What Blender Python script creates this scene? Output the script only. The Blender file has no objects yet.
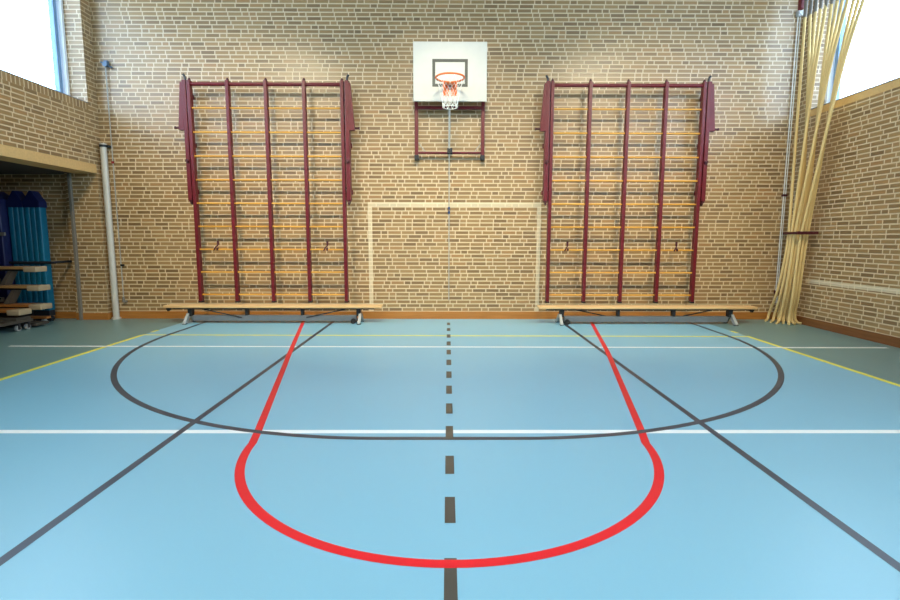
import bpy, bmesh, math, random
from mathutils import Vector, Matrix
random.seed(7)
FLOOD = 64
PI = math.pi
scene = bpy.context.scene
C = scene.collection

# ------------------------------------------------------------------ materials
def srgb(r, g, b):
    f = lambda c: c/12.92 if c <= .04045 else ((c+.055)/1.055)**2.4
    return (f(r/255), f(g/255), f(b/255), 1)

class NB:
    """small node builder"""
    def __init__(s, name):
        s.m = bpy.data.materials.new(name); s.m.use_nodes = True
        s.t = s.m.node_tree; s.N = s.t.nodes; s.L = s.t.links
        s.b = s.N['Principled BSDF']
    def n(s, kind, **kw):
        nd = s.N.new(kind)
        for k, v in kw.items(): setattr(nd, k, v)
        return nd
    def put(s, sock, v):
        if isinstance(v, bpy.types.NodeSocket): s.L.new(v, sock)
        else: sock.default_value = v
    def math(s, op, a, b=0.0, c=None):
        nd = s.n('ShaderNodeMath', operation=op)
        s.put(nd.inputs[0], a); s.put(nd.inputs[1], b)
        if c is not None: s.put(nd.inputs[2], c)
        return nd.outputs[0]
    def mix(s, f, a, b):
        nd = s.n('ShaderNodeMix', data_type='RGBA')
        s.put(nd.inputs[0], f); s.put(nd.inputs[6], a); s.put(nd.inputs[7], b)
        return nd.outputs[2]
    def comb(s, x, y, z):
        nd = s.n('ShaderNodeCombineXYZ')
        s.put(nd.inputs[0], x); s.put(nd.inputs[1], y); s.put(nd.inputs[2], z)
        return nd.outputs[0]
    def white(s, v):
        nd = s.n('ShaderNodeTexWhiteNoise', noise_dimensions='3D'); s.put(nd.inputs[0], v)
        return nd.outputs[0]
    def noise(s, scale, detail=3, vec=None, rough=.5):
        nd = s.n('ShaderNodeTexNoise'); nd.inputs['Scale'].default_value = scale
        nd.inputs['Detail'].default_value = detail; nd.inputs['Roughness'].default_value = rough
        if vec is not None: s.L.new(vec, nd.inputs['Vector'])
        return nd.outputs[0]
    def ramp(s, f, stops):
        nd = s.n('ShaderNodeValToRGB'); cr = nd.color_ramp
        while len(cr.elements) < len(stops): cr.elements.new(.5)
        for e, (p, c) in zip(cr.elements, stops): e.position = p; e.color = c
        s.put(nd.inputs[0], f); return nd.outputs[0]
    def bump(s, h, strength=.3, dist=.01):
        nd = s.n('ShaderNodeBump'); nd.inputs['Strength'].default_value = strength
        nd.inputs['Distance'].default_value = dist; s.L.new(h, nd.inputs['Height'])
        s.L.new(nd.outputs[0], s.b.inputs['Normal'])

def plain(name, col, rough=.5, metal=0.0, var=.06, scale=12, spec=.5, bump=0):
    """plain paint / metal / cloth with a little procedural unevenness"""
    k = NB(name); tc = k.n('ShaderNodeTexCoord')
    f = k.noise(scale, 4, tc.outputs['Object'])
    c1 = tuple(min(1, x*(1-var)) for x in col[:3])+(1,); c2 = tuple(min(1, x*(1+var)) for x in col[:3])+(1,)
    k.L.new(k.ramp(f, [(.3, c1), (.7, c2)]), k.b.inputs['Base Color'])
    k.b.inputs['Roughness'].default_value = rough; k.b.inputs['Metallic'].default_value = metal
    k.b.inputs['Specular IOR Level'].default_value = spec
    if bump: k.bump(f, bump)
    return k.m

def brick(name, soldier=False, paint=None, row_h=.069):
    """wild-bond brickwork mapped by the face direction, so every wall and reveal joins up"""
    k = NB(name); g = k.n('ShaderNodeNewGeometry')
    sp = k.n('ShaderNodeSeparateXYZ'); k.L.new(g.outputs['Position'], sp.inputs[0])
    sn = k.n('ShaderNodeSeparateXYZ'); k.L.new(g.outputs['True Normal'], sn.inputs[0])
    side = k.math('GREATER_THAN', k.math('ABSOLUTE', sn.outputs[0]), .5)
    dif = k.math('SUBTRACT', sp.outputs[1], sp.outputs[0])
    u = k.math('ADD', sp.outputs[0], k.math('MULTIPLY', side, dif))
    v = sp.outputs[2]
    # slight wobble so the courses are not ruler straight
    if soldier:
        H = .5; CL = .073
        row = k.math('FLOOR', k.math('DIVIDE', v, H)); uu = k.math('DIVIDE', u, CL)
        cell = k.math('FLOOR', uu); fu = k.math('FRACT', uu)
        dx = k.math('MULTIPLY', k.math('MINIMUM', fu, k.math('SUBTRACT', 1.0, fu)), CL)
        d = dx; bid = k.white(k.comb(cell, 3.0, 1.0))
    else:
        H = row_h; CL = .60
        vv = k.math('DIVIDE', v, H); row = k.math('FLOOR', vv); fv = k.math('FRACT', vv)
        off = k.white(k.comb(row, 7.3, 1.1))
        uu = k.math('ADD', k.math('DIVIDE', u, CL), k.math('MULTIPLY', off, 13.0))
        cell = k.math('FLOOR', uu); fu = k.math('FRACT', uu)
        r = k.white(k.comb(cell, row, 2.2))
        a = k.math('ADD', .2, k.math('MULTIPLY', k.math('GREATER_THAN', r, .33), .2))
        b = k.math('ADD', .6, k.math('MULTIPLY', k.math('GREATER_THAN', r, .66), .2))
        ds = [fu, k.math('SUBTRACT', 1.0, fu), k.math('ABSOLUTE', k.math('SUBTRACT', fu, a)), k.math('ABSOLUTE', k.math('SUBTRACT', fu, b))]
        m = ds[0]
        for x in ds[1:]: m = k.math('MINIMUM', m, x)
        dx = k.math('MULTIPLY', m, CL)
        dz = k.math('MULTIPLY', k.math('MINIMUM', fv, k.math('SUBTRACT', 1.0, fv)), H)
        d = k.math('MINIMUM', dx, dz)
        idx = k.math('ADD', k.math('GREATER_THAN', fu, a), k.math('GREATER_THAN', fu, b))
        bid = k.white(k.comb(cell, row, idx))
    mr = k.n('ShaderNodeMapRange', interpolation_type='SMOOTHSTEP')
    k.L.new(d, mr.inputs['Value']); mr.inputs['From Min'].default_value = .0065; mr.inputs['From Max'].default_value = .0115
    mask = mr.outputs[0]
    fine = k.noise(55, 4, g.outputs['Position'], .65)
    big = k.noise(1.3, 2, g.outputs['Position'])
    bc = k.ramp(bid, [(0, BR[0]), (.3, BR[1]), (.6, BR[2]), (.85, BR[3]), (1, BR[4])])
    bc = k.mix(k.math('MULTIPLY', fine, .28), bc, BR[5])
    mo = k.mix(fine, MORTAR[0], MORTAR[1])
    col = k.mix(mask, mo, bc)
    col = k.mix(k.math('MULTIPLY', big, .15), col, BR[0])
    if paint: col = k.mix(k.math('ADD', .52, k.math('MULTIPLY', fine, .2)), col, paint)
    k.L.new(col, k.b.inputs['Base Color'])
    k.put(k.b.inputs['Roughness'], k.math('ADD', .27, k.math('MULTIPLY', fine, .12)))
    k.b.inputs['Specular IOR Level'].default_value = .75
    k.bump(k.math('ADD', mask, k.math('MULTIPLY', fine, .25)), .35, .004)
    return k.m

BR = [srgb(124, 96, 62), srgb(149, 117, 74), srgb(157, 124, 78), srgb(165, 132, 86), srgb(166, 124, 76), srgb(132, 103, 66)]
MORTAR = [srgb(206, 183, 146), srgb(218, 195, 160)]

def wood(name, c1, c2, axis='X', rough=.45, scale=1.0):
    k = NB(name); tc = k.n('ShaderNodeTexCoord'); mp = k.n('ShaderNodeMapping')
    k.L.new(tc.outputs['Object'], mp.inputs[0])
    sc = {'X': (1.2, 22, 22), 'Y': (22, 1.2, 22), 'Z': (22, 22, 1.2)}[axis]
    mp.inputs['Scale'].default_value = [x*scale for x in sc]
    f = k.noise(1.6, 5, mp.outputs[0], .6)
    k.L.new(k.ramp(f, [(.3, c1), (.7, c2)]), k.b.inputs['Base Color'])
    k.b.inputs['Roughness'].default_value = rough
    k.bump(f, .08)
    return k.m

def rope_mat(name, c1, c2):
    k = NB(name); tc = k.n('ShaderNodeTexCoord')
    w = k.n('ShaderNodeTexWave', wave_type='BANDS', bands_direction='DIAGONAL'); w.inputs['Scale'].default_value = 40
    w.inputs['Distortion'].default_value = 1.0; k.L.new(tc.outputs['Object'], w.inputs[0])
    k.L.new(k.mix(w.outputs['Fac'], c1, c2), k.b.inputs['Base Color'])
    k.b.inputs['Roughness'].default_value = .85; k.bump(w.outputs['Fac'], .2)
    return k.m

def floor_mat():
    k = NB('blue_sports_vinyl'); g = k.n('ShaderNodeNewGeometry')
    f = k.noise(140, 3, g.outputs['Position']); b = k.noise(.5, 3, g.outputs['Position'])
    c = k.mix(f, srgb(126, 180, 202), srgb(134, 187, 208))
    c = k.mix(k.math('MULTIPLY', b, .3), c, srgb(122, 177, 202))
    # the run-off strips beside the yellow side lines are laid in a greyer sheet
    sp = k.n('ShaderNodeSeparateXYZ'); k.L.new(g.outputs['Position'], sp.inputs[0])
    out = k.math('GREATER_THAN', k.math('ABSOLUTE', k.math('ADD', sp.outputs[0], .055)), 4.537)
    c = k.mix(out, c, k.mix(f, srgb(100, 134, 136), srgb(108, 142, 142)))
    k.L.new(c, k.b.inputs['Base Color'])
    k.put(k.b.inputs['Roughness'], k.math('ADD', .32, k.math('MULTIPLY', b, .08)))
    k.b.inputs['Specular IOR Level'].default_value = 1.0
    k.bump(f, .02, .002)
    return k.m

def glass_mat():
    k = NB('window_glass'); k.N.remove(k.b)
    tr = k.n('ShaderNodeBsdfTransparent'); tr.inputs[0].default_value = (.95, .98, 1, 1)
    gl = k.n('ShaderNodeBsdfGlossy'); gl.inputs['Roughness'].default_value = .02
    fr = k.n('ShaderNodeFresnel'); fr.inputs[0].default_value = 1.45
    mx = k.n('ShaderNodeMixShader'); k.L.new(k.math('MULTIPLY', fr.outputs[0], .6), mx.inputs[0])
    k.L.new(tr.outputs[0], mx.inputs[1]); k.L.new(gl.outputs[0], mx.inputs[2])
    k.L.new(mx.outputs[0], k.N['Material Output'].inputs[0])
    return k.m

def emit_mat(name, col, s):
    k = NB(name); k.N.remove(k.b)
    e = k.n('ShaderNodeEmission'); e.inputs[0].default_value = col; e.inputs[1].default_value = s
    k.L.new(e.outputs[0], k.N['Material Output'].inputs[0]); return k.m

M = dict(
    brick=brick('tan_brickwork'), soldier=brick('upright_brick_course', soldier=True),
    paintwall=brick('cream_paint_on_brick', paint=srgb(232, 216, 182)),
    floor=floor_mat(),
    maroon=plain('maroon_paint', srgb(98, 9, 24), .38, 0, .1),
    maroon_dark=plain('dark_maroon_paint', srgb(70, 12, 22), .45, 0, .1),
    rung=wood('varnished_rung_wood', srgb(198, 138, 46), srgb(216, 160, 66)),
    plank=wood('pale_bench_wood', srgb(208, 164, 108), srgb(226, 188, 136)),
    plank_old=wood('old_bench_wood', srgb(150, 112, 66), srgb(178, 136, 84)),
    orange_wood=wood('orange_wood', srgb(150, 92, 40), srgb(176, 112, 52)),
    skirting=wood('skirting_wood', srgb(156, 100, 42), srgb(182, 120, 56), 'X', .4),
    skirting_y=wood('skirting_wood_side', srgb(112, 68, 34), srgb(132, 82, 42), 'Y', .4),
    dark=plain('dark_steel', srgb(44, 46, 50), .45, .3),
    steel=plain('galvanised_steel', srgb(190, 192, 190), .4, .5),
    beam=plain('grey_beam_paint', srgb(104, 110, 116), .4),
    greypost=plain('grey_door_post_paint', srgb(120, 112, 100), .5),
    rubber=plain('black_rubber', srgb(28, 28, 30), .7),
    board=plain('white_board_laminate', srgb(208, 206, 196), .35, 0, .015),
    square=plain('grey_target_paint', srgb(84, 84, 76), .5),
    orange=plain('orange_rim_paint', srgb(242, 118, 48), .4),
    net=plain('white_net_cord', srgb(238, 236, 226), .8),
    cord=plain('grey_cord', srgb(170, 168, 158), .7),
    pulley=plain('blue_grey_pulley_paint', srgb(84, 108, 132), .4, .2),
    bluec=plain('blue_clip_plastic', srgb(44, 70, 110), .4),
    redc=plain('red_clip_plastic', srgb(150, 30, 34), .4),
    pipe=plain('grey_drain_pipe', srgb(196, 190, 178), .4, .1, .03),
    white=plain('white_frame_paint', srgb(238, 240, 242), .4, 0, .02),
    sash=plain('blue_grey_sash_paint', srgb(120, 150, 180), .35, .2),
    sill=plain('grey_sill_strip', srgb(128, 128, 130), .4),
    concrete=plain('tan_concrete_lintel', srgb(206, 168, 112), .75, 0, .06, 30, .3, .1),
    darkceil=plain('shade_dark_ceiling', srgb(62, 54, 46), .8),  # store recess ceiling: its deep shade is put into the colour
    ceil=plain('white_ceiling_boards', srgb(214, 208, 196), .8),
    rope=rope_mat('hemp_rope', srgb(204, 172, 110), srgb(222, 194, 134)),
    sleeve=plain('brown_grey_leather', srgb(112, 102, 90), .6),
    mat_t=plain('turquoise_mat_vinyl', srgb(8, 98, 124), .45),
    mat_n=plain('navy_mat_vinyl', srgb(14, 22, 66), .45),
    glass=glass_mat(),
    l_red=plain('red_line_paint', srgb(226, 16, 34), .36, 0, .03, 12, .6), l_black=plain('charcoal_line_paint', srgb(46, 56, 72), .36, 0, .04, 12, 1.0),
    l_white=plain('white_line_paint', srgb(246, 246, 244), .36, 0, .02, 12, 1.0), l_yel=plain('yellow_line_paint', srgb(240, 230, 72), .36, 0, .03, 12, 1.0),
    l_dash=plain('brown_black_dash_paint', srgb(66, 62, 56), .36, 0, .06, 12, 1.0),
    lampglow=emit_mat('lamp_diffuser_glow', (1.0, .88, .66, 1), 60.0),
)

# ------------------------------------------------------------------ mesh helpers
def BM(): return bmesh.new()
def box(bm, x0, x1, y0, y1, z0, z1):
    v = [bm.verts.new((x, y, z)) for x in (x0, x1) for y in (y0, y1) for z in (z0, z1)]
    for f in ((0,1,3,2), (4,6,7,5), (0,4,5,1), (2,3,7,6), (0,2,6,4), (1,5,7,3)):
        bm.faces.new([v[i] for i in f])
    return bm
def rbox(bm, x0, x1, y0, y1, z0, z1, r=.006, seg=2):
    t = bmesh.new(); box(t, x0, x1, y0, y1, z0, z1)
    bmesh.ops.recalc_face_normals(t, faces=t.faces)
    bmesh.ops.bevel(t, geom=t.edges[:], offset=r, segments=seg, affect='EDGES', profile=.5)
    me = bpy.data.meshes.new('tmp'); t.to_mesh(me); t.free(); bm.from_mesh(me); bpy.data.meshes.remove(me)
    return bm
def prism(bm, pts, axis, a, b):
    """extrude a 2D outline along an axis; pts are the other two coordinates in order"""
    def P(p, h):
        return {'x': (h, p[0], p[1]), 'y': (p[0], h, p[1]), 'z': (p[0], p[1], h)}[axis]
    A = [bm.verts.new(P(p, a)) for p in pts]; B = [bm.verts.new(P(p, b)) for p in pts]
    bm.faces.new(A); bm.faces.new(B[::-1])
    n = len(pts)
    for i in range(n): bm.faces.new((A[i], B[i], B[(i+1) % n], A[(i+1) % n]))
    return bm
def tube(bm, pts, r, n=10, closed=False):
    pts = [Vector(p) for p in pts]; rings = []; N = len(pts)
    rr = r if isinstance(r, (list, tuple)) else [r]*N
    up = None
    for i, p in enumerate(pts):
        if closed: t = pts[(i+1) % N]-pts[i-1]
        else: t = pts[min(i+1, N-1)]-pts[max(i-1, 0)]
        t.normalize()
        if up is None: up = t.orthogonal().normalized()
        up = (up - t*up.dot(t)).normalized(); w = t.cross(up)
        rings.append([bm.verts.new(p+(up*math.cos(2*PI*k/n)+w*math.sin(2*PI*k/n))*rr[i]) for k in range(n)])
    for i in range(N if closed else N-1):
        a, b = rings[i], rings[(i+1) % N]
        for k in range(n): bm.faces.new((a[k], a[(k+1) % n], b[(k+1) % n], b[k]))
    if not closed: bm.faces.new(rings[0][::-1]); bm.faces.new(rings[-1])
    return bm
def smooth_path(pts, n=8):
    pts = [Vector(p) for p in pts]; out = []
    for i in range(len(pts)-1):
        p0 = pts[max(i-1, 0)]; p1 = pts[i]; p2 = pts[i+1]; p3 = pts[min(i+2, len(pts)-1)]
        for k in range(n):
            t = k/n
            out.append(.5*((2*p1)+(p2-p0)*t+(2*p0-5*p1+4*p2-p3)*t*t+(3*p1-p0-3*p2+p3)*t**3))
    out.append(pts[-1]); return out

ORG = {}
def obj(name, bm, mat, parent=None, loc=None, smooth=False):
    o0 = Vector(loc) if loc else (ORG[parent.name] if parent else Vector((0, 0, 0)))
    bmesh.ops.recalc_face_normals(bm, faces=bm.faces)
    bmesh.ops.translate(bm, verts=bm.verts, vec=-o0)
    me = bpy.data.meshes.new(name); bm.to_mesh(me); bm.free(); me.materials.append(mat)
    o = bpy.data.objects.new(name, me); C.objects.link(o); ORG[o.name] = o0
    if parent: o.parent = parent
    else: o.location = o0
    if smooth:
        for p in me.polygons: p.use_smooth = True
        try: me.set_sharp_from_angle(angle=math.radians(40))
        except Exception: pass
    return o
def thing(name, label, cat, loc=(0, 0, 0), group=None):
    o = bpy.data.objects.new(name, None); C.objects.link(o); o.location = loc; ORG[o.name] = Vector(loc)
    return tag(o, label, cat, group)
def tag(o, label, cat, group=None):
    o['label'] = label; o['category'] = cat
    if group: o['group'] = group
    return o
def struct(name, bm, mat, label=None, parent=None):
    o = obj(name, bm, mat, parent)
    if not parent: o['kind'] = 'structure'
    if label: o['label'] = label
    return o
def copy_tree(o, parent=None):
    c = o.copy(); C.objects.link(c)
    if parent: c.parent = parent
    for ch in list(o.children): copy_tree(ch, c)
    return c

# ------------------------------------------------------------------ the hall
XW, YB, ZC = 6.06, -17.0, 6.20          # half width, rear wall behind the camera, ceiling height
SX = -10.2                              # far side of the store recess
floor = struct('floor', box(BM(), SX, XW+.4, YB-.2, .3, -.2, 0), M['floor'], 'glossy blue sports floor with coloured court lines')
struct('ceiling', box(BM(), -XW-.6, XW+.6, YB-.2, .3, ZC, ZC+.15), M['ceil'])
wall_back = struct('wall_back', box(box(BM(), -XW-.4, XW+.4, 0, .3, 0, ZC), SX, -XW-.4, 0, .3, 0, 2.70), M['brick'], 'tan brick end wall behind the hoop')
struct('wall_front', box(BM(), -XW-.4, XW+.4, YB-.2, YB, 0, ZC), M['brick'])
WT = .40                                 # side wall thickness
Z0, ZR, Z1 = 3.69, 3.60, 6.02                      # window sill and head
YW = -.235                               # rear reveal of the side windows
ZL, ZLT = 2.55, 2.70                     # lintel underside and top
JY, OY = -.15, -2.9                      # recess opening from / to
b = BM()
box(b, -XW-WT, -XW, YB, 0, ZLT, Z0-.11)
box(b, -XW-WT, -XW, YW, 0, Z0-.11, ZC)
box(b, -XW-WT, -XW, YB, YW, Z1, ZC)
box(b, -XW-WT, -XW, YB, OY, 0, ZLT)
box(b, -XW-.56, -XW, JY, 0, 0, ZLT)
struct('wall_left', b, M['brick'], 'tan brick side wall above the dark store recess')
b = BM()
box(b, XW, XW+WT, YB, 0, 0, ZR-.11)
box(b, XW, XW+WT, YW, 0, ZR-.11, ZC)
box(b, XW, XW+WT, YB, YW, Z1, ZC)
wall_right = struct('wall_right', b, M['brick'], 'tan brick side wall behind the climbing ropes')
struct('trim_1', box(BM(), -XW-WT, -XW, OY, JY, ZL, ZLT), M['concrete'], 'tan concrete lintel over the store recess')
struct('trim_2', box(BM(), -XW-WT, -XW, YB, YW, Z0-.11, Z0), M['soldier'], 'upright brick course under the left window')
struct('trim_3', box(BM(), XW, XW+WT, YB, YW, ZR-.11, ZR), M['concrete'], 'smooth tan sill course under the right window')
struct('trim_4', rbox(BM(), -6.545, -6.495, -.20, -.152, 0, ZL), M['greypost'], 'grey steel post at the edge of the store recess')
# store recess shell
struct('wall_store_side', box(BM(), SX-.2, SX, OY-.2, .3, 0, ZLT), M['brick'])
struct('wall_store_front', box(BM(), SX, -XW-WT, OY-.2, OY, 0, ZLT), M['brick'])
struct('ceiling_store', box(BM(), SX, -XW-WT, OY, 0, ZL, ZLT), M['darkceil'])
# skirting boards
struct('baseboard_back', rbox(BM(), -XW, XW, -.018, 0, 0, .135, .004), M['skirting'])
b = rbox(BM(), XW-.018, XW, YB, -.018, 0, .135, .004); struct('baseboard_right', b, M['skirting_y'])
b = BM(); rbox(b, -XW-.56, -XW+.016, JY-.016, JY, 0, .12, .004); rbox(b, -XW, -XW+.016, JY, -.018, 0, .12, .004)
rbox(b, SX, -6.62, -.018, 0, 0, .12, .004); rbox(b, -XW, -XW+.016, YB, OY, 0, .12, .004)
struct('baseboard_left', b, M['skirting'])

# high windows
def window(name, s, label):
    zs = Z0 if s < 0 else ZR
    b = BM(); xo = s*(XW+.28); xi = s*(XW+.38); a, c = min(xo, xi), max(xo, xi)
    y0 = YB+.3; y1 = YW
    rbox(b, a, c, y0, y1, zs, zs+.05, .004); rbox(b, a, c, y0, y1, Z1-.06, Z1, .004)
    rbox(b, a, c, y1-.05, y1, zs+.05, Z1-.06, .004); rbox(b, a, c, y0, y0+.05, zs+.05, Z1-.06, .004)
    w = struct(name, b, M['white'], label)
    w['kind'] = 'structure'
    ys = [y1-.05, -3.3, -6.3, -9.3, -12.3, y0+.05]
    for i in range(len(ys)-1):
        sb = BM(); p, q = ys[i+1]+.012, ys[i]-.012
        xa, xb = (xi-.035, xi+.05) if s > 0 else (xi-.05, xi+.035)
        rbox(sb, xa, xb, q-.07, q, zs+.051, Z1-.061, .006); rbox(sb, xa, xb, p, p+.07, zs+.051, Z1-.061, .006)
        rbox(sb, xa, xb, p+.07, q-.07, zs+.051, zs+.075, .004); rbox(sb, xa, xb, p+.07, q-.07, Z1-.12, Z1-.061, .004)
        so = obj('window_sash', sb, M['sash'], w); so['label'] = 'blue-grey window sash'
        obj('window_pane', box(BM(), xi-.004, xi+.004, p+.06, q-.06, zs+.07, Z1-.115), M['glass'], so)
    sl = BM(); e0, e1 = (s*(XW+.28), s*(XW-.006))
    rbox(sl, min(e0, e1), max(e0, e1), y0, YW, zs+.0005, zs+.014, .003)
    so = obj('window_sill', sl, M['sill'], w); so['label'] = 'thin grey sill strip'
    return w
window('window_1', -1, 'high bright window strip in the left wall')
window('window_2', 1, 'high bright window strip in the right wall')

# ------------------------------------------------------------------ floor lines (painted marks, children of the floor)
LZ = [.0004]
def ribbon(bm, pts, w, closed=False, z=0.001):
    """flat painted stripe along a floor path"""
    P = [Vector((p[0], p[1], 0)) for p in pts]; N = len(P); L = []
    for i in range(N):
        if i == 0: t = P[1]-P[0]
        elif i == N-1: t = P[-1]-P[-2]
        else: t = (P[i+1]-P[i]).normalized()+(P[i]-P[i-1]).normalized()
        t.normalize(); n = Vector((-t.y, t.x, 0))
        L.append((bm.verts.new(P[i]+n*w/2+Vector((0, 0, z))), bm.verts.new(P[i]-n*w/2+Vector((0, 0, z)))))
    for i in range(N-1): bm.faces.new((L[i][0], L[i][1], L[i+1][1], L[i+1][0]))
    return bm
def mark(name, paths, w, mat, label, z):
    b = BM()
    for p in paths: ribbon(b, p, w, z=z)
    o = obj(name, b, mat, floor)
    for p in o.data.polygons:
        if p.normal.z < 0: p.flip()
    o['label'] = label
    return o
mark('yellow_line', [[(-4.592, -12.5), (-4.592, -1.58)], [(4.482, -12.5), (4.482, -1.62)]], .066, M['l_yel'], 'yellow side lines', .0006)
mark('yellow_line', [[(-4.61, -1.58), (4.50, -1.66)]], .062, M['l_yel'], 'yellow end line', .0007)
mark('yellow_line', [[(-4.592, -1.36), (-4.592, -1.18)], [(4.482, -1.38), (4.482, -1.19)]], .055, M['l_yel'], 'short yellow corner dashes', .0006)
mark('white_line', [[(-5.90, -2.395), (5.90, -2.44)]], .06, M['l_white'], 'thin white line near the benches', .0008)
mark('white_line', [[(-6.04, -5.44), (6.04, -5.425)]], .068, M['l_white'], 'bold white line across the court', .0008)
mark('black_line', [[(-2.016, -.31), (-2.016, -14)], [(1.987, -.31), (1.987, -14)]], .055, M['l_black'], 'straight dark lines along the court', .0010)
# goal-area arc: straight sides, quarter circles, short straight front
a, r, cy, ox, ry = .514, 3.697, -1.563, -.006, 4.0
arc = [(ox-a-r, -.35), (ox-a-r, -1.1)]
arc += [(ox-a-r*math.cos(t), cy-ry*math.sin(t)) for t in [i*PI/2/40 for i in range(41)]]
arc += [(ox+a+r*math.sin(t), cy-ry*math.cos(t)) for t in [i*PI/2/40 for i in range(41)]]
arc += [(ox+a+r, -1.1), (ox+a+r, -.35)]
mark('black_line', [arc], .058, M['l_black'], 'wide dark goal-area arc', .0012)
# red key: tapering sides and a half circle
RC, RR = -5.60, 1.397
th0 = math.radians(2)
red = [(-2.60, -.05), (-1.49, -5.20)]
circ = [(-RR*math.cos(t), RC-RR*math.sin(t)) for t in [th0+(PI-2*th0)*i/60 for i in range(61)]]
red = [(-2.60, -.05), (-2.04, -2.69), (-1.442, -5.42)]+circ+[(1.452, -5.42), (2.05, -2.69), (2.56, -.05)]
mark('red_line', [red], .058, M['l_red'], 'red free-throw key', .0011)
b = BM()
y = -6.678
for k in range(12):
    if y > -.3: break
    ribbon(b, [(0, y+.008), (0, y+.272)], .056, z=.0017); y += .5435
ribbon(b, [(0, -6.955), (0, -7.235)], .056, z=.0009); ribbon(b, [(0, -7.50), (0, -7.78)], .056, z=.0009)
o = obj('dashed_line', b, M['l_dash'], floor); o['label'] = 'dark dashed centre line'

# goal painted on the end wall, stripe painted on the right wall
b = BM()
box(b, -1.43, -1.357, -.0025, 0, .136, 2.085); box(b, 1.57, 1.637, -.0025, 0, .136, 2.085); box(b, -1.357, 1.57, -.0025, 0, 2.005, 2.085)
o = obj('goal_marking', b, M['paintwall'], wall_back); o['label'] = 'cream goal outline painted on the brick'
o = obj('stripe_marking', box(BM(), XW-.0025, XW, -14, -.55, .715, .788), M['paintwall'], wall_right); o['label'] = 'cream stripe painted on the brick'

# ------------------------------------------------------------------ climbing frames
def climbing_frame(cx, label):
    t = thing('wall_bars', label, 'climbing frame', (cx, -.25, 0), 'climbing frames on the end wall')
    xs = [cx+1.274*(i-2)/2 for i in range(5)]
    for x in xs:
        p = obj('post', rbox(BM(), x-.028, x+.028, -.30, -.20, .355, 4.055, .006), M['maroon'], t)
        obj('end_cap', rbox(BM(), x-.031, x+.031, -.303, -.197, .33, .355, .005), M['rubber'], p)
        b = BM(); tube(b, [(x, -.25, 4.05), (x, -.25, 4.075), (x, -.25, 4.10)], [.026, .024, .012], 10)
        obj('top_cap', b, M['maroon_dark'], p, smooth=True)
    b = BM(); tube(b, [(xs[0]-.03, -.25, 4.00), (xs[-1]+.03, -.25, 4.00)], .031, 12)
    obj('top_rail', b, M['maroon'], t, smooth=True)
    for k in range(9):
        z = .464+.3935*k
        b = BM(); rbox(b, xs[0]+.0, xs[-1]-.0, -.272, -.228, z-.012, z+.016, .010, 3)
        obj('rung', b, M['rung'], t, smooth=True)
    for s, x in ((-1, xs[0]-.075), (1, xs[-1]+.08)):
        # hinge upright carried off the wall, with a flaring gusset and a locking pin
        h = obj('hinge_upright', rbox(BM(), x-.034, x+.034, -.30, -.165, 2.09, 4.06, .008), M['maroon'], t)
        b = BM(); o1 = x+s*.032
        prism(b, [(o1, 4.02), (o1+s*.03, 4.02), (o1+s*.09, 3.30), (o1+s*.09, 3.25), (o1, 3.25)], 'y', -.30, -.225)
        obj('gusset', b, M['maroon'], h)
        b = BM(); tube(b, [(o1+s*.05, -.262, 3.29), (o1+s*.155, -.262, 3.29)], .016, 10); tube(b, [(o1+s*.155, -.262, 3.29), (o1+s*.17, -.262, 3.29)], .026, 10)
        obj('locking_pin', b, M['maroon_dark'], h, smooth=True)
        b = BM(); tube(b, [(x, -.295, 2.74), (x, -.33, 2.74)], .03, 12); tube(b, [(x, -.33, 2.74), (x, -.345, 2.74)], .02, 12)
        obj('clamp_knob', b, M['maroon_dark'], h, smooth=True)
        b = BM(); tube(b, smooth_path([(x, -.23, 4.05), (x, -.23, 4.10), (x+s*.008, -.23, 4.13), (x+s*.03, -.235, 4.165)], 5), .019, 8)
        obj('top_hook', b, M['dark'], h, smooth=True)
        b = BM(); prism(b, [(x-.03, 2.09), (x+.03, 2.09), (x-s*.01, 2.015)], 'y', -.285, -.18)
        obj('foot_tip', b, M['maroon_dark'], h)
        for z in (2.25, 3.05, 3.85):
            b = BM(); rbox(b, x-.012, x+.012, -.166, -.012, z-.018, z+.018, .003); rbox(b, x-.025, x+.025, -.012, -.0005, z-.04, z+.04, .003)
            obj('wall_bracket', b, M['maroon'], h)
        xi = x-s*.06
        for z in (2.3, 3.75):
            b = BM(); tube(b, [(x-s*.03, -.25, z), (x-s*.06, -.25, z)], .02, 10); obj('hinge', b, M['dark'], h, smooth=True)
    for sx in (-.952, .947):                                   # latches that hold the folded frame to the wall
        x = cx+sx
        b = BM(); rbox(b, x-.0, x+.024, -.29, -.226, 1.235, 1.285, .004)
        tube(b, [(x+.012, -.238, 1.40), (x+.012, -.242, 1.325)], .019, 8)
        tube(b, smooth_path([(x+.012, -.245, 1.325), (x-.015, -.285, 1.29), (x-.045, -.285, 1.235)], 4), .011, 8)
        obj('latch', b, M['maroon_dark'], t, smooth=True)
    return t
f1 = climbing_frame(-3.062, 'maroon climbing frame with wooden rungs left of the basketball hoop')
f2 = copy_tree(f1); f2.location.x = 3.008
f2['label'] = 'maroon climbing frame with wooden rungs right of the basketball hoop'

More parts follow.
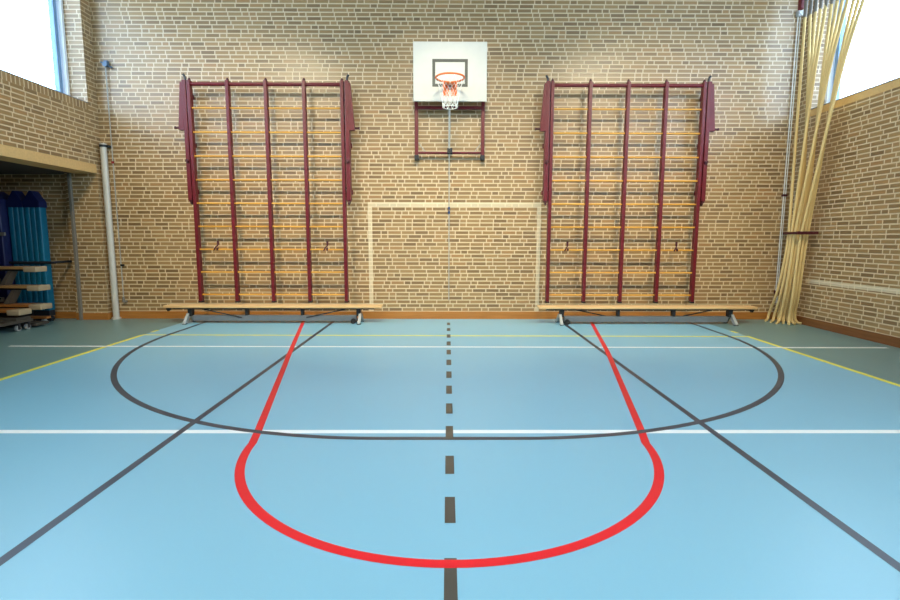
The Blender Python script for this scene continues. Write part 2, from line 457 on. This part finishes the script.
# ------------------------------------------------------------------ basketball hoop
bx = .018
t = thing('basketball_hoop', 'white basketball backboard with orange rim and net on the brick wall', 'basketball hoop', (bx, 0, 2.86))
bd = obj('backboard', rbox(BM(), bx-.607, bx+.607, -.375, -.345, 3.705, 4.645, .006), M['board'], t)
b = BM(); x0, x1, z0, z1, w = bx-.292, bx+.292, 3.935, 4.372, .048
box(b, x0, x1, -.3775, -.374, z1-w, z1); box(b, x0, x1, -.3775, -.374, z0, z0+w)
box(b, x0, x0+w, -.3775, -.374, z0+w, z1-w); box(b, x1-w, x1, -.3775, -.374, z0+w, z1-w)
o = obj('target_square', b, M['square'], bd); o['label'] = 'dark grey target square'
RX, RY, RZ, RRD = bx, -.755, 3.965, .225
b = BM(); tube(b, [(RX+RRD*math.cos(2*PI*i/48), RY+RRD*math.sin(2*PI*i/48), RZ) for i in range(48)], .0145, 10, True)
rim = obj('rim', b, M['orange'], t, smooth=True)
b = BM()
rbox(b, bx-.115, bx-.02, -.395, -.376, 3.79, 4.0, .005); rbox(b, bx+.02, bx+.115, -.395, -.376, 3.79, 4.0, .005)
prism(b, [(bx-.10, -.39), (bx+.10, -.39), (bx+.07, RY+RRD-.005), (bx-.07, RY+RRD-.005)], 'z', RZ-.012, RZ+.006)
for s in (-1, 1):
    prism(b, [(-.39, RZ-.012), (RY+RRD, RZ-.012), (-.39, 3.80)], 'x', bx+s*.085-.005, bx+s*.085+.005)
obj('rim_bracket', b, M['orange'], t)
# net of two sets of crossing cords that narrows to the bottom
b = BM()
nst = 10
def netp(ang, s):
    rad = RRD*(1-s)**1.5*.98+.118*(1-(1-s)**1.5)
    return (RX+rad*math.cos(ang), RY+rad*math.sin(ang), RZ-.02-.43*s)
for k in range(nst):
    for sg in (-1, 1):
        tube(b, [netp(2*PI*k/nst+sg*PI/nst*6*s/6*4.0, s) for s in [i/18 for i in range(19)]], [.0022+.003*(i/18)**2 for i in range(19)], 6)
    tube(b, [netp(2*PI*k/nst, 0), (RX+RRD*math.cos(2*PI*k/nst), RY+RRD*math.sin(2*PI*k/nst), RZ+.012)], .005, 5)
tube(b, [netp(2*PI*i/32, 1) for i in range(32)], .006, 6, True)
obj('net', b, M['net'], t, smooth=True)
b2 = BM(); rbox(b2, bx-.60, bx+.59, -.16, -.10, 3.635, 3.685, .006)
b3 = BM(); tube(b3, [(bx-.57, -.125, 2.915), (bx+.565, -.125, 2.915)], .022, 10)
fr = obj('cross_bar', b2, M['maroon'], t); obj('lower_bar', b3, M['maroon'], t, smooth=True)
for x in (bx-.572, bx+.565): obj('support_post', rbox(BM(), x-.03, x+.03, -.155, -.095, 2.87, 4.60, .006), M['maroon'], t)
for z in (3.82, 4.5):
    obj('board_rail', rbox(BM(), bx-.6, bx+.6, -.14, -.10, z-.02, z+.02, .004), M['maroon_dark'], t)
    for x in (bx-.45, bx+.45): obj('support_arm', rbox(BM(), x-.02, x+.02, -.346, -.10, z-.02, z+.02, .004), M['maroon_dark'], t)
for x in (bx-.572, bx+.565):
    b = BM(); rbox(b, x-.036, x+.036, -.16, -.0005, 2.80, 2.875, .005); obj('wall_foot', b, M['dark'], t)
    [obj('wall_bracket', rbox(BM(), x-.03, x+.03, -.10, -.0005, z, z+.05, .005), M['maroon_dark'], t) for z in (4.1, 3.3)]
for s in (-1, 1):
    b = BM(); tube(b, [(bx+s*.555, -.12, 3.10), (bx+s*.42, -.12, 2.93)], .007, 6); obj('corner_brace', b, M['cord'], t)
b = BM(); rbox(b, bx-.045, bx+.045, -.17, -.10, 2.89, 2.99, .008); tube(b, [(bx, -.17, 2.93), (bx, -.215, 2.93)], .032, 14); tube(b, [(bx, -.205, 2.93), (bx+.03, -.205, 2.98)], .009, 8)
obj('winch', b, M['dark'], t, smooth=True)
b = BM(); tube(b, [(bx-.005, -.15, 3.66), (bx-.012, -.155, 2.98)], .017, 8); obj('lifting_screw', b, M['cord'], t, smooth=True)
b = BM(); tube(b, [(bx-.012, -.15, 2.90), (bx-.012, -.06, 2.0), (bx-.012, -.03, .34)], .0085, 8)
cd = obj('pull_cord', b, M['cord'], t, smooth=True)
b = BM(); rbox(b, bx-.032, bx+.008, -.085, -.045, 1.955, 2.00, .008); rbox(b, bx-.032, bx+.008, -.085, -.045, 1.885, 1.925, .008)
tube(b, [(bx-.012, -.065, 2.0), (bx-.012, -.065, 1.88)], .012, 8)
o = obj('cord_clip', b, M['bluec'], cd); o['label'] = 'blue clip on the cord'

# ------------------------------------------------------------------ gym benches
def gym_bench(cx, cyy, label):
    t = thing('gym_bench', label, 'bench', (cx, cyy, 0), 'gym benches along the end wall')
    L = 1.85
    X = lambda d: cx+d
    obj('plank', rbox(BM(), X(-L), X(L), cyy-.12, cyy+.12, .268, .312, .01, 3), M['plank'], t, smooth=True)
    ur = obj('under_rail', rbox(BM(), X(-L+.12), X(L-.14), cyy-.045, cyy+.045, .240, .268, .004), M['dark'], t)
    obj('balance_beam', rbox(BM(), X(-1.40), X(1.40), cyy-.045, cyy+.045, .035, .135, .008), M['beam'], t)
    for s in (-1, 1):
        x = X(s*1.44)
        b = BM(); prism(b, [(x-.035, .268), (x+.035, .268), (x+.03, .12), (x-.03, .12)], 'y', cyy-.05, cyy+.05)
        lg = obj('leg', b, M['dark'], t)
        b = BM()
        xo = x+s*.06
        prism(b, [(cyy-.05, .17), (cyy+.05, .17), (cyy+.20, .03), (cyy+.20, .004), (cyy+.14, .004), (cyy+.02, .11), (cyy-.02, .11), (cyy-.14, .004), (cyy-.20, .004), (cyy-.20, .03)], 'x', x-.022+s*.03, x+.022+s*.03)
        obj('foot', b, M['steel'], lg)
        for q in (-1, 1): obj('rubber_pad', rbox(BM(), x-.028+s*.03, x+.028+s*.03, cyy+q*.17-.035, cyy+q*.17+.035, 0, .012, .003), M['rubber'], lg)
    for s in (-1, 1):
        x = X(s*.475)
        obj('bracket', rbox(BM(), x-.022, x+.022, cyy-.05, cyy+.05, .135, .25, .004), M['dark'], t)
        b = BM(); tube(b, [(X(s*1.22), cyy-.052, .245), (X(s*.55), cyy-.052, .10)], .010, 8); obj('brace_rod', b, M['dark'], t, smooth=True)
    b = BM()
    for q in (-1, 1): tube(b, [(X(1.36), cyy+q*.075, .045), (X(1.36), cyy+q*.11, .045)], .045, 18)
    tube(b, [(X(1.36), cyy-.1, .045), (X(1.36), cyy+.1, .045)], .012, 8)
    obj('roller', b, M['rubber'], t, smooth=True)
    b = BM(); rbox(b, X(-L+.01), X(-L+.10), cyy-.05, cyy+.05, .232, .268, .006); prism(b, [(X(-L+.01), .235), (X(-L+.05), .235), (X(-L+.03), .20)], 'y', cyy-.04, cyy+.04)
    obj('end_hook', b, M['dark'], t)
    return t
g1 = gym_bench(-2.985, -.46, 'long wooden gym bench below the left climbing frame')
g2 = copy_tree(g1); g2.location = (3.375, -.52, 0); g2.rotation_euler = (0, 0, PI)
g2['label'] = 'long wooden gym bench below the right climbing frame'

# ------------------------------------------------------------------ pipe and pull cords on the end wall
t = thing('drain_pipe', 'thick pale grey pipe up the end wall by the left corner', 'pipe', (-5.965, -.075, 0))
b = BM(); tube(b, [(-5.965, -.075, 0), (-5.965, -.075, 3.03)], .052, 20); obj('pipe', b, M['pipe'], t, smooth=True)
b = BM(); tube(b, [(-5.965, -.075, 3.0), (-5.965, -.075, 3.06)], .058, 20); obj('collar', b, M['pipe'], t, smooth=True)
for z in (3.02,):
    b = BM(); tube(b, [(-5.965, -.075, z-.02), (-5.965, -.075, z+.02)], .0595, 20); rbox(b, -5.91, -5.865, -.09, -.0005, z-.018, z+.018, .004); obj('pipe_clamp', b, M['dark'], t)
b = BM(); tube(b, [(-5.965, -.075, 0), (-5.965, -.075, .03)], .075, 20); obj('floor_collar', b, M['pipe'], t, smooth=True)

t = thing('pull_cord', 'thin white pull cord beside the grey pipe, with a red tab', 'cord', (-5.835, -.03, .3))
b = BM(); tube(b, [(-5.85, -.035, 4.36), (-5.835, -.035, .36)], .0085, 8); obj('cord', b, M['cord'], t, smooth=True)
b = BM(); rbox(b, -5.865, -5.80, -.06, -.0005, 4.34, 4.44, .01); tube(b, [(-5.832, -.085, 4.37), (-5.832, -.03, 4.37)], .04, 16); tube(b, [(-5.93, -.03, 4.42), (-5.74, -.03, 4.33)], .012, 8); obj('pulley', b, M['pulley'], t)
b = BM(); rbox(b, -5.865, -5.825, -.055, -.02, 2.73, 2.77, .006); o = obj('tab', b, M['redc'], t); o['label'] = 'red tab'
b = BM(); tube(b, [(-5.835, -.04, .30), (-5.835, -.04, .40)], [.028, .018], 10); rbox(b, -5.86, -5.79, -.05, -.0005, .30, .33, .004); obj('cord_weight', b, M['greypost'], t, smooth=True)
b = BM(); rbox(b, -5.845, -5.795, -.05, -.0005, .95, .98, .004); obj('cord_guide', b, M['dark'], t)

t = thing('pull_cord', 'thin pale pull cord on the end wall just left of the climbing ropes', 'cord', (5.92, -.03, .25))
b = BM(); tube(b, [(5.915, -.03, 5.28), (5.905, -.03, .30)], .0085, 8); obj('cord', b, M['net'], t, smooth=True)
b = BM(); tube(b, [(5.955, -.03, 5.28), (5.935, -.03, .30)], .007, 8); obj('cord', b, M['net'], t, smooth=True)
b = BM(); rbox(b, 5.885, 5.965, -.06, -.0005, 2.20, 2.235, .006); o = obj('tab', b, M['maroon_dark'], t); o['label'] = 'dark red tab'
b = BM(); rbox(b, 5.885, 5.945, -.06, -.0005, .47, .53, .006); o = obj('cleat', b, M['maroon_dark'], t)
b = BM(); rbox(b, 5.885, 5.985, -.08, -.0005, 5.19, 5.28, .01); tube(b, [(5.935, -.09, 5.24), (5.935, -.04, 5.24)], .035, 14); obj('pulley', b, M['steel'], t)

# ------------------------------------------------------------------ climbing ropes gathered in the right corner
t = thing('rope_track', 'ceiling track that carries the climbing ropes in the right corner', 'track', (5.70, -1.6, 5.5))
b = BM(); rbox(b, 5.66, 5.74, -3.4, -.05, 5.50, 5.56, .006); obj('rail', b, M['steel'], t)
b = BM(); rbox(b, 5.665, 5.735, -.46, -.38, 5.14, 5.50, .008); obj('end_bracket', b, M['maroon'], t)
b = BM()
for y in (-.6, -1.8, -3.0): rbox(b, 5.67, 5.73, y-.03, y+.03, 5.56, ZC-.0005, .004)
obj('hanger', b, M['dark'], t)
NR = 12
ordn = ['first', 'second', 'third', 'fourth', 'fifth', 'sixth', 'seventh', 'eighth', 'ninth', 'tenth', 'eleventh', 'last']
for i in range(NR):
    f = i/(NR-1); ty = -.53-1.27*f; tx = 5.70
    # where the rope passes the strap and where its end lies
    col = (i*3) % 4; rowk = i // 4
    gx = 5.69+.066*((i*3) % 4)+random.uniform(-.004, .004); gy = -.575-.019*i
    ex = [5.70, 5.79, 5.86, 5.93][col]+random.uniform(-.006, .006); ey = -.20-.036*i
    ez = .022
    sag = .10*(1-f)
    pts = [(tx, ty, 5.46), (tx+.005, ty+.01, 5.0), (tx*.62+gx*.38-.0, ty*.62+gy*.38+.02*sag, 5.46*.62+1.56*.38-.0), (tx*.25+gx*.75, ty*.25+gy*.75, 5.46*.25+1.56*.75), (gx, gy, 1.56),
           (gx-.02, gy+.02, 1.1), (gx*.55+ex*.45-.02, gy*.6+ey*.4, .55), (ex+.015, ey, .16), (ex-.02+.02*col, ey-.02, .045), (ex-.09+.06*col, ey-.07, ez)]
    t = thing('climbing_rope', '%s climbing rope from the end wall, counted along the ceiling track' % ordn[i], 'rope', (tx, ty, 5.46), 'climbing ropes gathered in the corner')
    b = BM(); tube(b, smooth_path(pts, 7), .022, 9); obj('rope', b, M['rope'], t, smooth=True)
    b = BM(); tube(b, [(tx, ty, 5.46), (tx, ty, 5.36), (tx+.004, ty+.008, 5.02), (tx+.008, ty+.016, 4.93)], [.018, .028, .026, .021], 10); o = obj('leather_sleeve', b, M['sleeve'], t, smooth=True)
    b = BM(); rbox(b, tx-.03, tx+.03, ty-.03, ty+.03, 5.45, 5.499, .006); obj('trolley', b, M['maroon_dark'] if i < 2 else M['dark'], t)
t = thing('rope_strap', 'dark red strap bar holding the climbing ropes together in the corner', 'strap', (5.80, -.66, 1.54))
b = BM(); rbox(b, 5.625, 5.985, -.86, -.835, 1.525, 1.575, .006); obj('front_bar', b, M['maroon_dark'], t)
b = BM(); rbox(b, 5.635, 5.66, -.835, -.50, 1.53, 1.57, .006); rbox(b, 5.96, 5.985, -.835, -.50, 1.53, 1.57, .006); rbox(b, 5.635, 5.985, -.525, -.50, 1.53, 1.57, .006); obj('strap_loop', b, M['maroon_dark'], t)
b = BM(); rbox(b, 5.955, 5.985, -.50, -.0005, 1.53, 1.57, .005); obj('wall_arm', b, M['dark'], t)

# ------------------------------------------------------------------ store recess: mats, benches, dolly
def folded_mat(x0, x1, y0, y1, label, body, top, ztop=1.985, zp=2.23, seams=3):
    t = thing('gym_mat', label, 'mat', ((x0+x1)/2, (y0+y1)/2, 0), 'gym mats standing in the store recess')
    w = (x1-x0)/seams
    for k in range(seams):
        b = BM(); rbox(b, x0+k*w+.003, x0+(k+1)*w-.003, y0, y1, .20, ztop, .015, 3); obj('mat_panel', b, body, t, smooth=True)
    b = BM(); xm = (x0+x1)/2
    prism(b, [(x0, ztop-.03), (x1, ztop-.03), (x1, ztop+.06), (xm+.012, zp), (xm-.012, zp), (x0, ztop+.06)], 'y', y0-.012, y1+.012)
    o = obj('top_cover', b, top, t); o['label'] = 'navy pointed top cover'
    b = BM(); rbox(b, x0+.005, x1-.005, y0+.01, y1-.01, .10, .20, .006)
    for sx in (x0+.05, x1-.05):
        for sy in (y0+.05, y1-.05): tube(b, [(sx, sy-.02, .05), (sx, sy+.02, .05)], .05, 14)
    obj('wheeled_base', b, M['dark'], t)
    return t
folded_mat(-7.155, -6.885, -.42, -.27, 'turquoise gym mat with navy pointed top, nearest the grey post', M['mat_t'], M['mat_n'])
folded_mat(-7.43, -7.165, -.42, -.27, 'turquoise gym mat with navy pointed top, between two other mats', M['mat_t'], M['mat_n'])
NAVY = folded_mat(-7.90, -7.44, -.56, -.20, 'navy gym mat standing at the left edge of the store recess', M['mat_n'], M['mat_n'], 2.02, 2.23, 2)
t = obj('plywood_board', rbox(BM(), -8.3, -7.03, -.16, -.13, .0, 2.235, .004), M['plank_old'], loc=(-7.5, -.06, .02)); tag(t, 'brown wooden board leaning behind the pointed mats', 'board')
t = thing('wall_barre', 'dark horizontal bar on the store wall in front of the mats', 'bar', (-7.2, -.5, 1.03))
b = BM(); tube(b, [(-7.55, -.46, 1.03), (-6.72, -.46, 1.03)], .022, 12); obj('bar', b, M['dark'], t, smooth=True)
b = BM(); rbox(b, -6.76, -6.72, -.46, -.0005, 1.01, 1.05, .004); obj('bar_arm', b, M['dark'], t)
b = BM(); rbox(b, -7.99, -7.37, -.60, -.562, 1.48, 1.535, .006); o = obj('strap', b, M['greypost'], NAVY); o['label'] = 'grey bar across the mat'

def store_bench(x1, y, ztop, label, long=2.4, leg=True, plank='plank_old'):
    """bench seen end-on to its tip: plank with a pale end block, slanted leg, rail"""
    zb = ztop-.30 if leg else ztop-.12
    t = thing('stored_bench', label, 'bench', (x1-long/2, y, zb), 'benches stored in the recess')
    obj('plank', rbox(BM(), x1-long, x1-.19, y-.12, y+.12, ztop-.04, ztop, .006), M[plank], t)
    b = BM(); rbox(b, x1-.20, x1, y-.122, y+.122, ztop-.085, ztop+.001, .012, 3); o = obj('end_block', b, M['endblock'], t, smooth=True); o['label'] = 'pale worn end block'
    obj('under_rail', rbox(BM(), x1-long+.1, x1-.25, y-.04, y+.04, ztop-.075, ztop-.04, .004), M['dark'], t)
    if leg:
        for q, xl in ((1, x1-.52), (-1, x1-long+.45)):
            b = BM(); prism(b, [(xl+.03, ztop-.075), (xl+.09, ztop-.075), (xl-.04, ztop-.30), (xl-.12, ztop-.30)], 'y', y-.07, y+.07)
            lg = obj('leg', b, M['legwood'], t)
        obj('balance_beam', rbox(BM(), x1-long+.3, x1-.70, y-.035, y+.035, ztop-.275, ztop-.20, .004), M['beamdark'], t)
    return t
M['endblock'] = plain('worn_pale_end_paint', srgb(168, 148, 118), .5)
M['legwood'] = plain('shade_dark_leg_paint', srgb(92, 84, 72), .5)  # stored legs coloured darker to carry the shade of the recess
M['beamdark'] = plain('dark_beam_paint', srgb(70, 64, 56), .5)  # stored beams and boards, darkened for the recess shade as well
store_bench(-6.60, -.86, .985, 'stored bench with pale end, topmost of the stack in the recess')
store_bench(-6.57, -.86, .680, 'stored bench with pale end, middle of the stack in the recess')
store_bench(-6.57, -.86, .375, 'stored bench with pale end, lowest of the stack in the recess', plank='orange_wood')
store_bench(-6.62, -1.22, .335, 'bench plank lying on the low dolly in front of the stack', leg=False, plank='orange_wood')
t = obj('store_shelf', rbox(BM(), -9.0, -6.66, -1.0, -.72, .03, .072, .004), M['beamdark'], loc=(-7.8, -.86, .03)); tag(t, 'low dark base board under the stacked benches', 'board')
t = thing('dolly', 'low dark dolly on castors in front of the stacked benches', 'dolly', (-7.6, -1.35, 0))
obj('deck', rbox(BM(), -8.8, -6.66, -1.85, -1.04, .125, .165, .006), M['beamdark'], t)
obj('carrier', rbox(BM(), -8.8, -6.66, -1.36, -1.08, .165, .215, .006), M['beamdark'], t)
for x, y in ((-6.70, -1.12), (-6.70, -1.30), (-6.70, -1.70), (-8.6, -1.12), (-8.6, -1.75)):
    b = BM(); tube(b, [(x-.02, y, .045), (x+.02, y, .045)], .045, 16); c = obj('castor', b, M['steelwheel'] if 'steelwheel' in M else M['steel'], t, smooth=True)
    b = BM(); prism(b, [(x-.034, .03), (x-.022, .03), (x-.022, .10), (x+.022, .10), (x+.022, .03), (x+.034, .03), (x+.034, .125), (x-.034, .125)], 'y', y-.02, y+.02); obj('castor_fork', b, M['dark'], c)
t = thing('dolly', 'small dark dolly on castors by the store wall', 'dolly', (-6.95, -.62, 0))
b = BM(); rbox(b, -7.4, -6.72, -.70, -.60, .10, .14, .005); obj('deck', b, M['orange_wood'], t)
for x in (-6.80, -7.3):
    b = BM(); tube(b, [(x-.02, -.65, .045), (x+.02, -.65, .045)], .045, 16); rbox(b, x-.03, x+.03, -.67, -.63, .085, .10, .003); obj('castor', b, M['steel'], t, smooth=True)

# ------------------------------------------------------------------ light: ceiling lamps, daylight through the windows
LAMPS = [(x, y) for y in (-8.2, -12.0) for x in (-3.4, 0, 3.4)]
lamp0 = None
for i, (x, y) in enumerate(LAMPS):
    if lamp0 is None:
        t = lamp0 = thing('ceiling_lamp', 'long ceiling lamp above the sports floor', 'lamp', (x, y, ZC), 'ceiling lamps')
        obj('lamp_housing', rbox(BM(), x-.70, x+.70, y-.14, y+.14, ZC-.09, ZC-.0005, .006), M['white'], t)
        obj('lamp_diffuser', box(BM(), x-.67, x+.67, y-.12, y+.12, ZC-.10, ZC-.0905), M['lampglow'], t)
        for q in (-1, 1): obj('lamp_reflector', box(BM(), x-.70, x+.70, y+q*.14-.008, y+q*.14+.008, ZC-.185, ZC-.091), M['white'], t)
        for q in (-1, 1): obj('lamp_reflector', box(BM(), x+q*.70-.008, x+q*.70+.008, y-.131, y+.131, ZC-.185, ZC-.091), M['white'], t)
    else:
        t = copy_tree(lamp0); t.location = (x, y, ZC)

# flood lamps on the ceiling that light the end wall
flood0 = None
for x in (-3.6, 0, 3.6):
    if flood0 is None:
        t = flood0 = thing('flood_lamp', 'ceiling flood lamp aimed at the end wall', 'lamp', (x, -5.0, ZC), 'flood lamps')
        b = BM(); prism(b, [(-5.16, 6.10), (-5.02, 5.96), (-4.90, 6.04), (-5.04, 6.18)], 'x', x-.62, x+.62); obj('lamp_housing', b, M['white'], t)
        obj('ceiling_plate', rbox(BM(), x-.5, x+.5, -5.16, -5.0, ZC-.03, ZC-.0005, .004), M['white'], t)
        for q in (-.4, .4):
            b = BM(); rbox(b, x+q-.02, x+q+.02, -5.10, -5.06, 6.10, ZC-.03, .004); obj('bracket', b, M['dark'], t)
    else:
        t = copy_tree(flood0); t.location = (x, -5.0, ZC)
    l = bpy.data.lights.new('flood_light', 'AREA'); l.shape = 'RECTANGLE'; l.size = 1.2; l.size_y = .16
    l.energy = FLOOD; l.color = (1.0, .87, .60); l.spread = math.radians(70)
    o = bpy.data.objects.new('flood_light', l); C.objects.link(o); o.location = (x, -4.93, 5.97)
    o.rotation_euler = Vector((0, 4.93, -4.9)).to_track_quat('-Z', 'Z').to_euler()

w = bpy.data.worlds.new('World'); scene.world = w; w.use_nodes = True
bg = w.node_tree.nodes['Background']; bg.inputs[0].default_value = (.64, .81, 1.0, 1); bg.inputs[1].default_value = 13
for s in (-1, 1):                                             # portals help Cycles sample the sky through the window openings
    l = bpy.data.lights.new('window_daylight', 'AREA'); l.shape = 'RECTANGLE'; l.size = 16.4; l.size_y = Z1-Z0; l.cycles.is_portal = True
    o = bpy.data.objects.new('window_daylight', l); C.objects.link(o); o.location = (s*(XW+.50), (YW+YB)/2, (Z0+Z1)/2)
    fw = Vector((-s, 0, 0)); o.rotation_euler = Matrix(((0, 0, s), (1*s, 0, 0), (0, 1, 0))).to_euler()

# ------------------------------------------------------------------ camera
p, yw, rl = .1197, .0045, .0021
fwd = Vector((math.sin(yw)*math.cos(p), math.cos(yw)*math.cos(p), -math.sin(p)))
rt = Vector((math.cos(yw), -math.sin(yw), 0)); up = rt.cross(fwd)
rt2 = math.cos(rl)*rt+math.sin(rl)*up; up2 = -math.sin(rl)*rt+math.cos(rl)*up
cam = bpy.data.cameras.new('camera'); cam.sensor_width = 36; cam.lens = 506.676/900*36; cam.clip_start = .05
co = bpy.data.objects.new('camera', cam); C.objects.link(co)
m3 = Matrix((rt2, up2, -fwd)).transposed()
co.matrix_world = Matrix.Translation((-.0142, -9.1002, 1.4393)) @ m3.to_4x4()
scene.camera = co
vs = scene.view_settings
vs.view_transform = 'Standard'; vs.look = 'None'; vs.gamma = 1; vs.use_curve_mapping = False; vs.exposure = -0.2
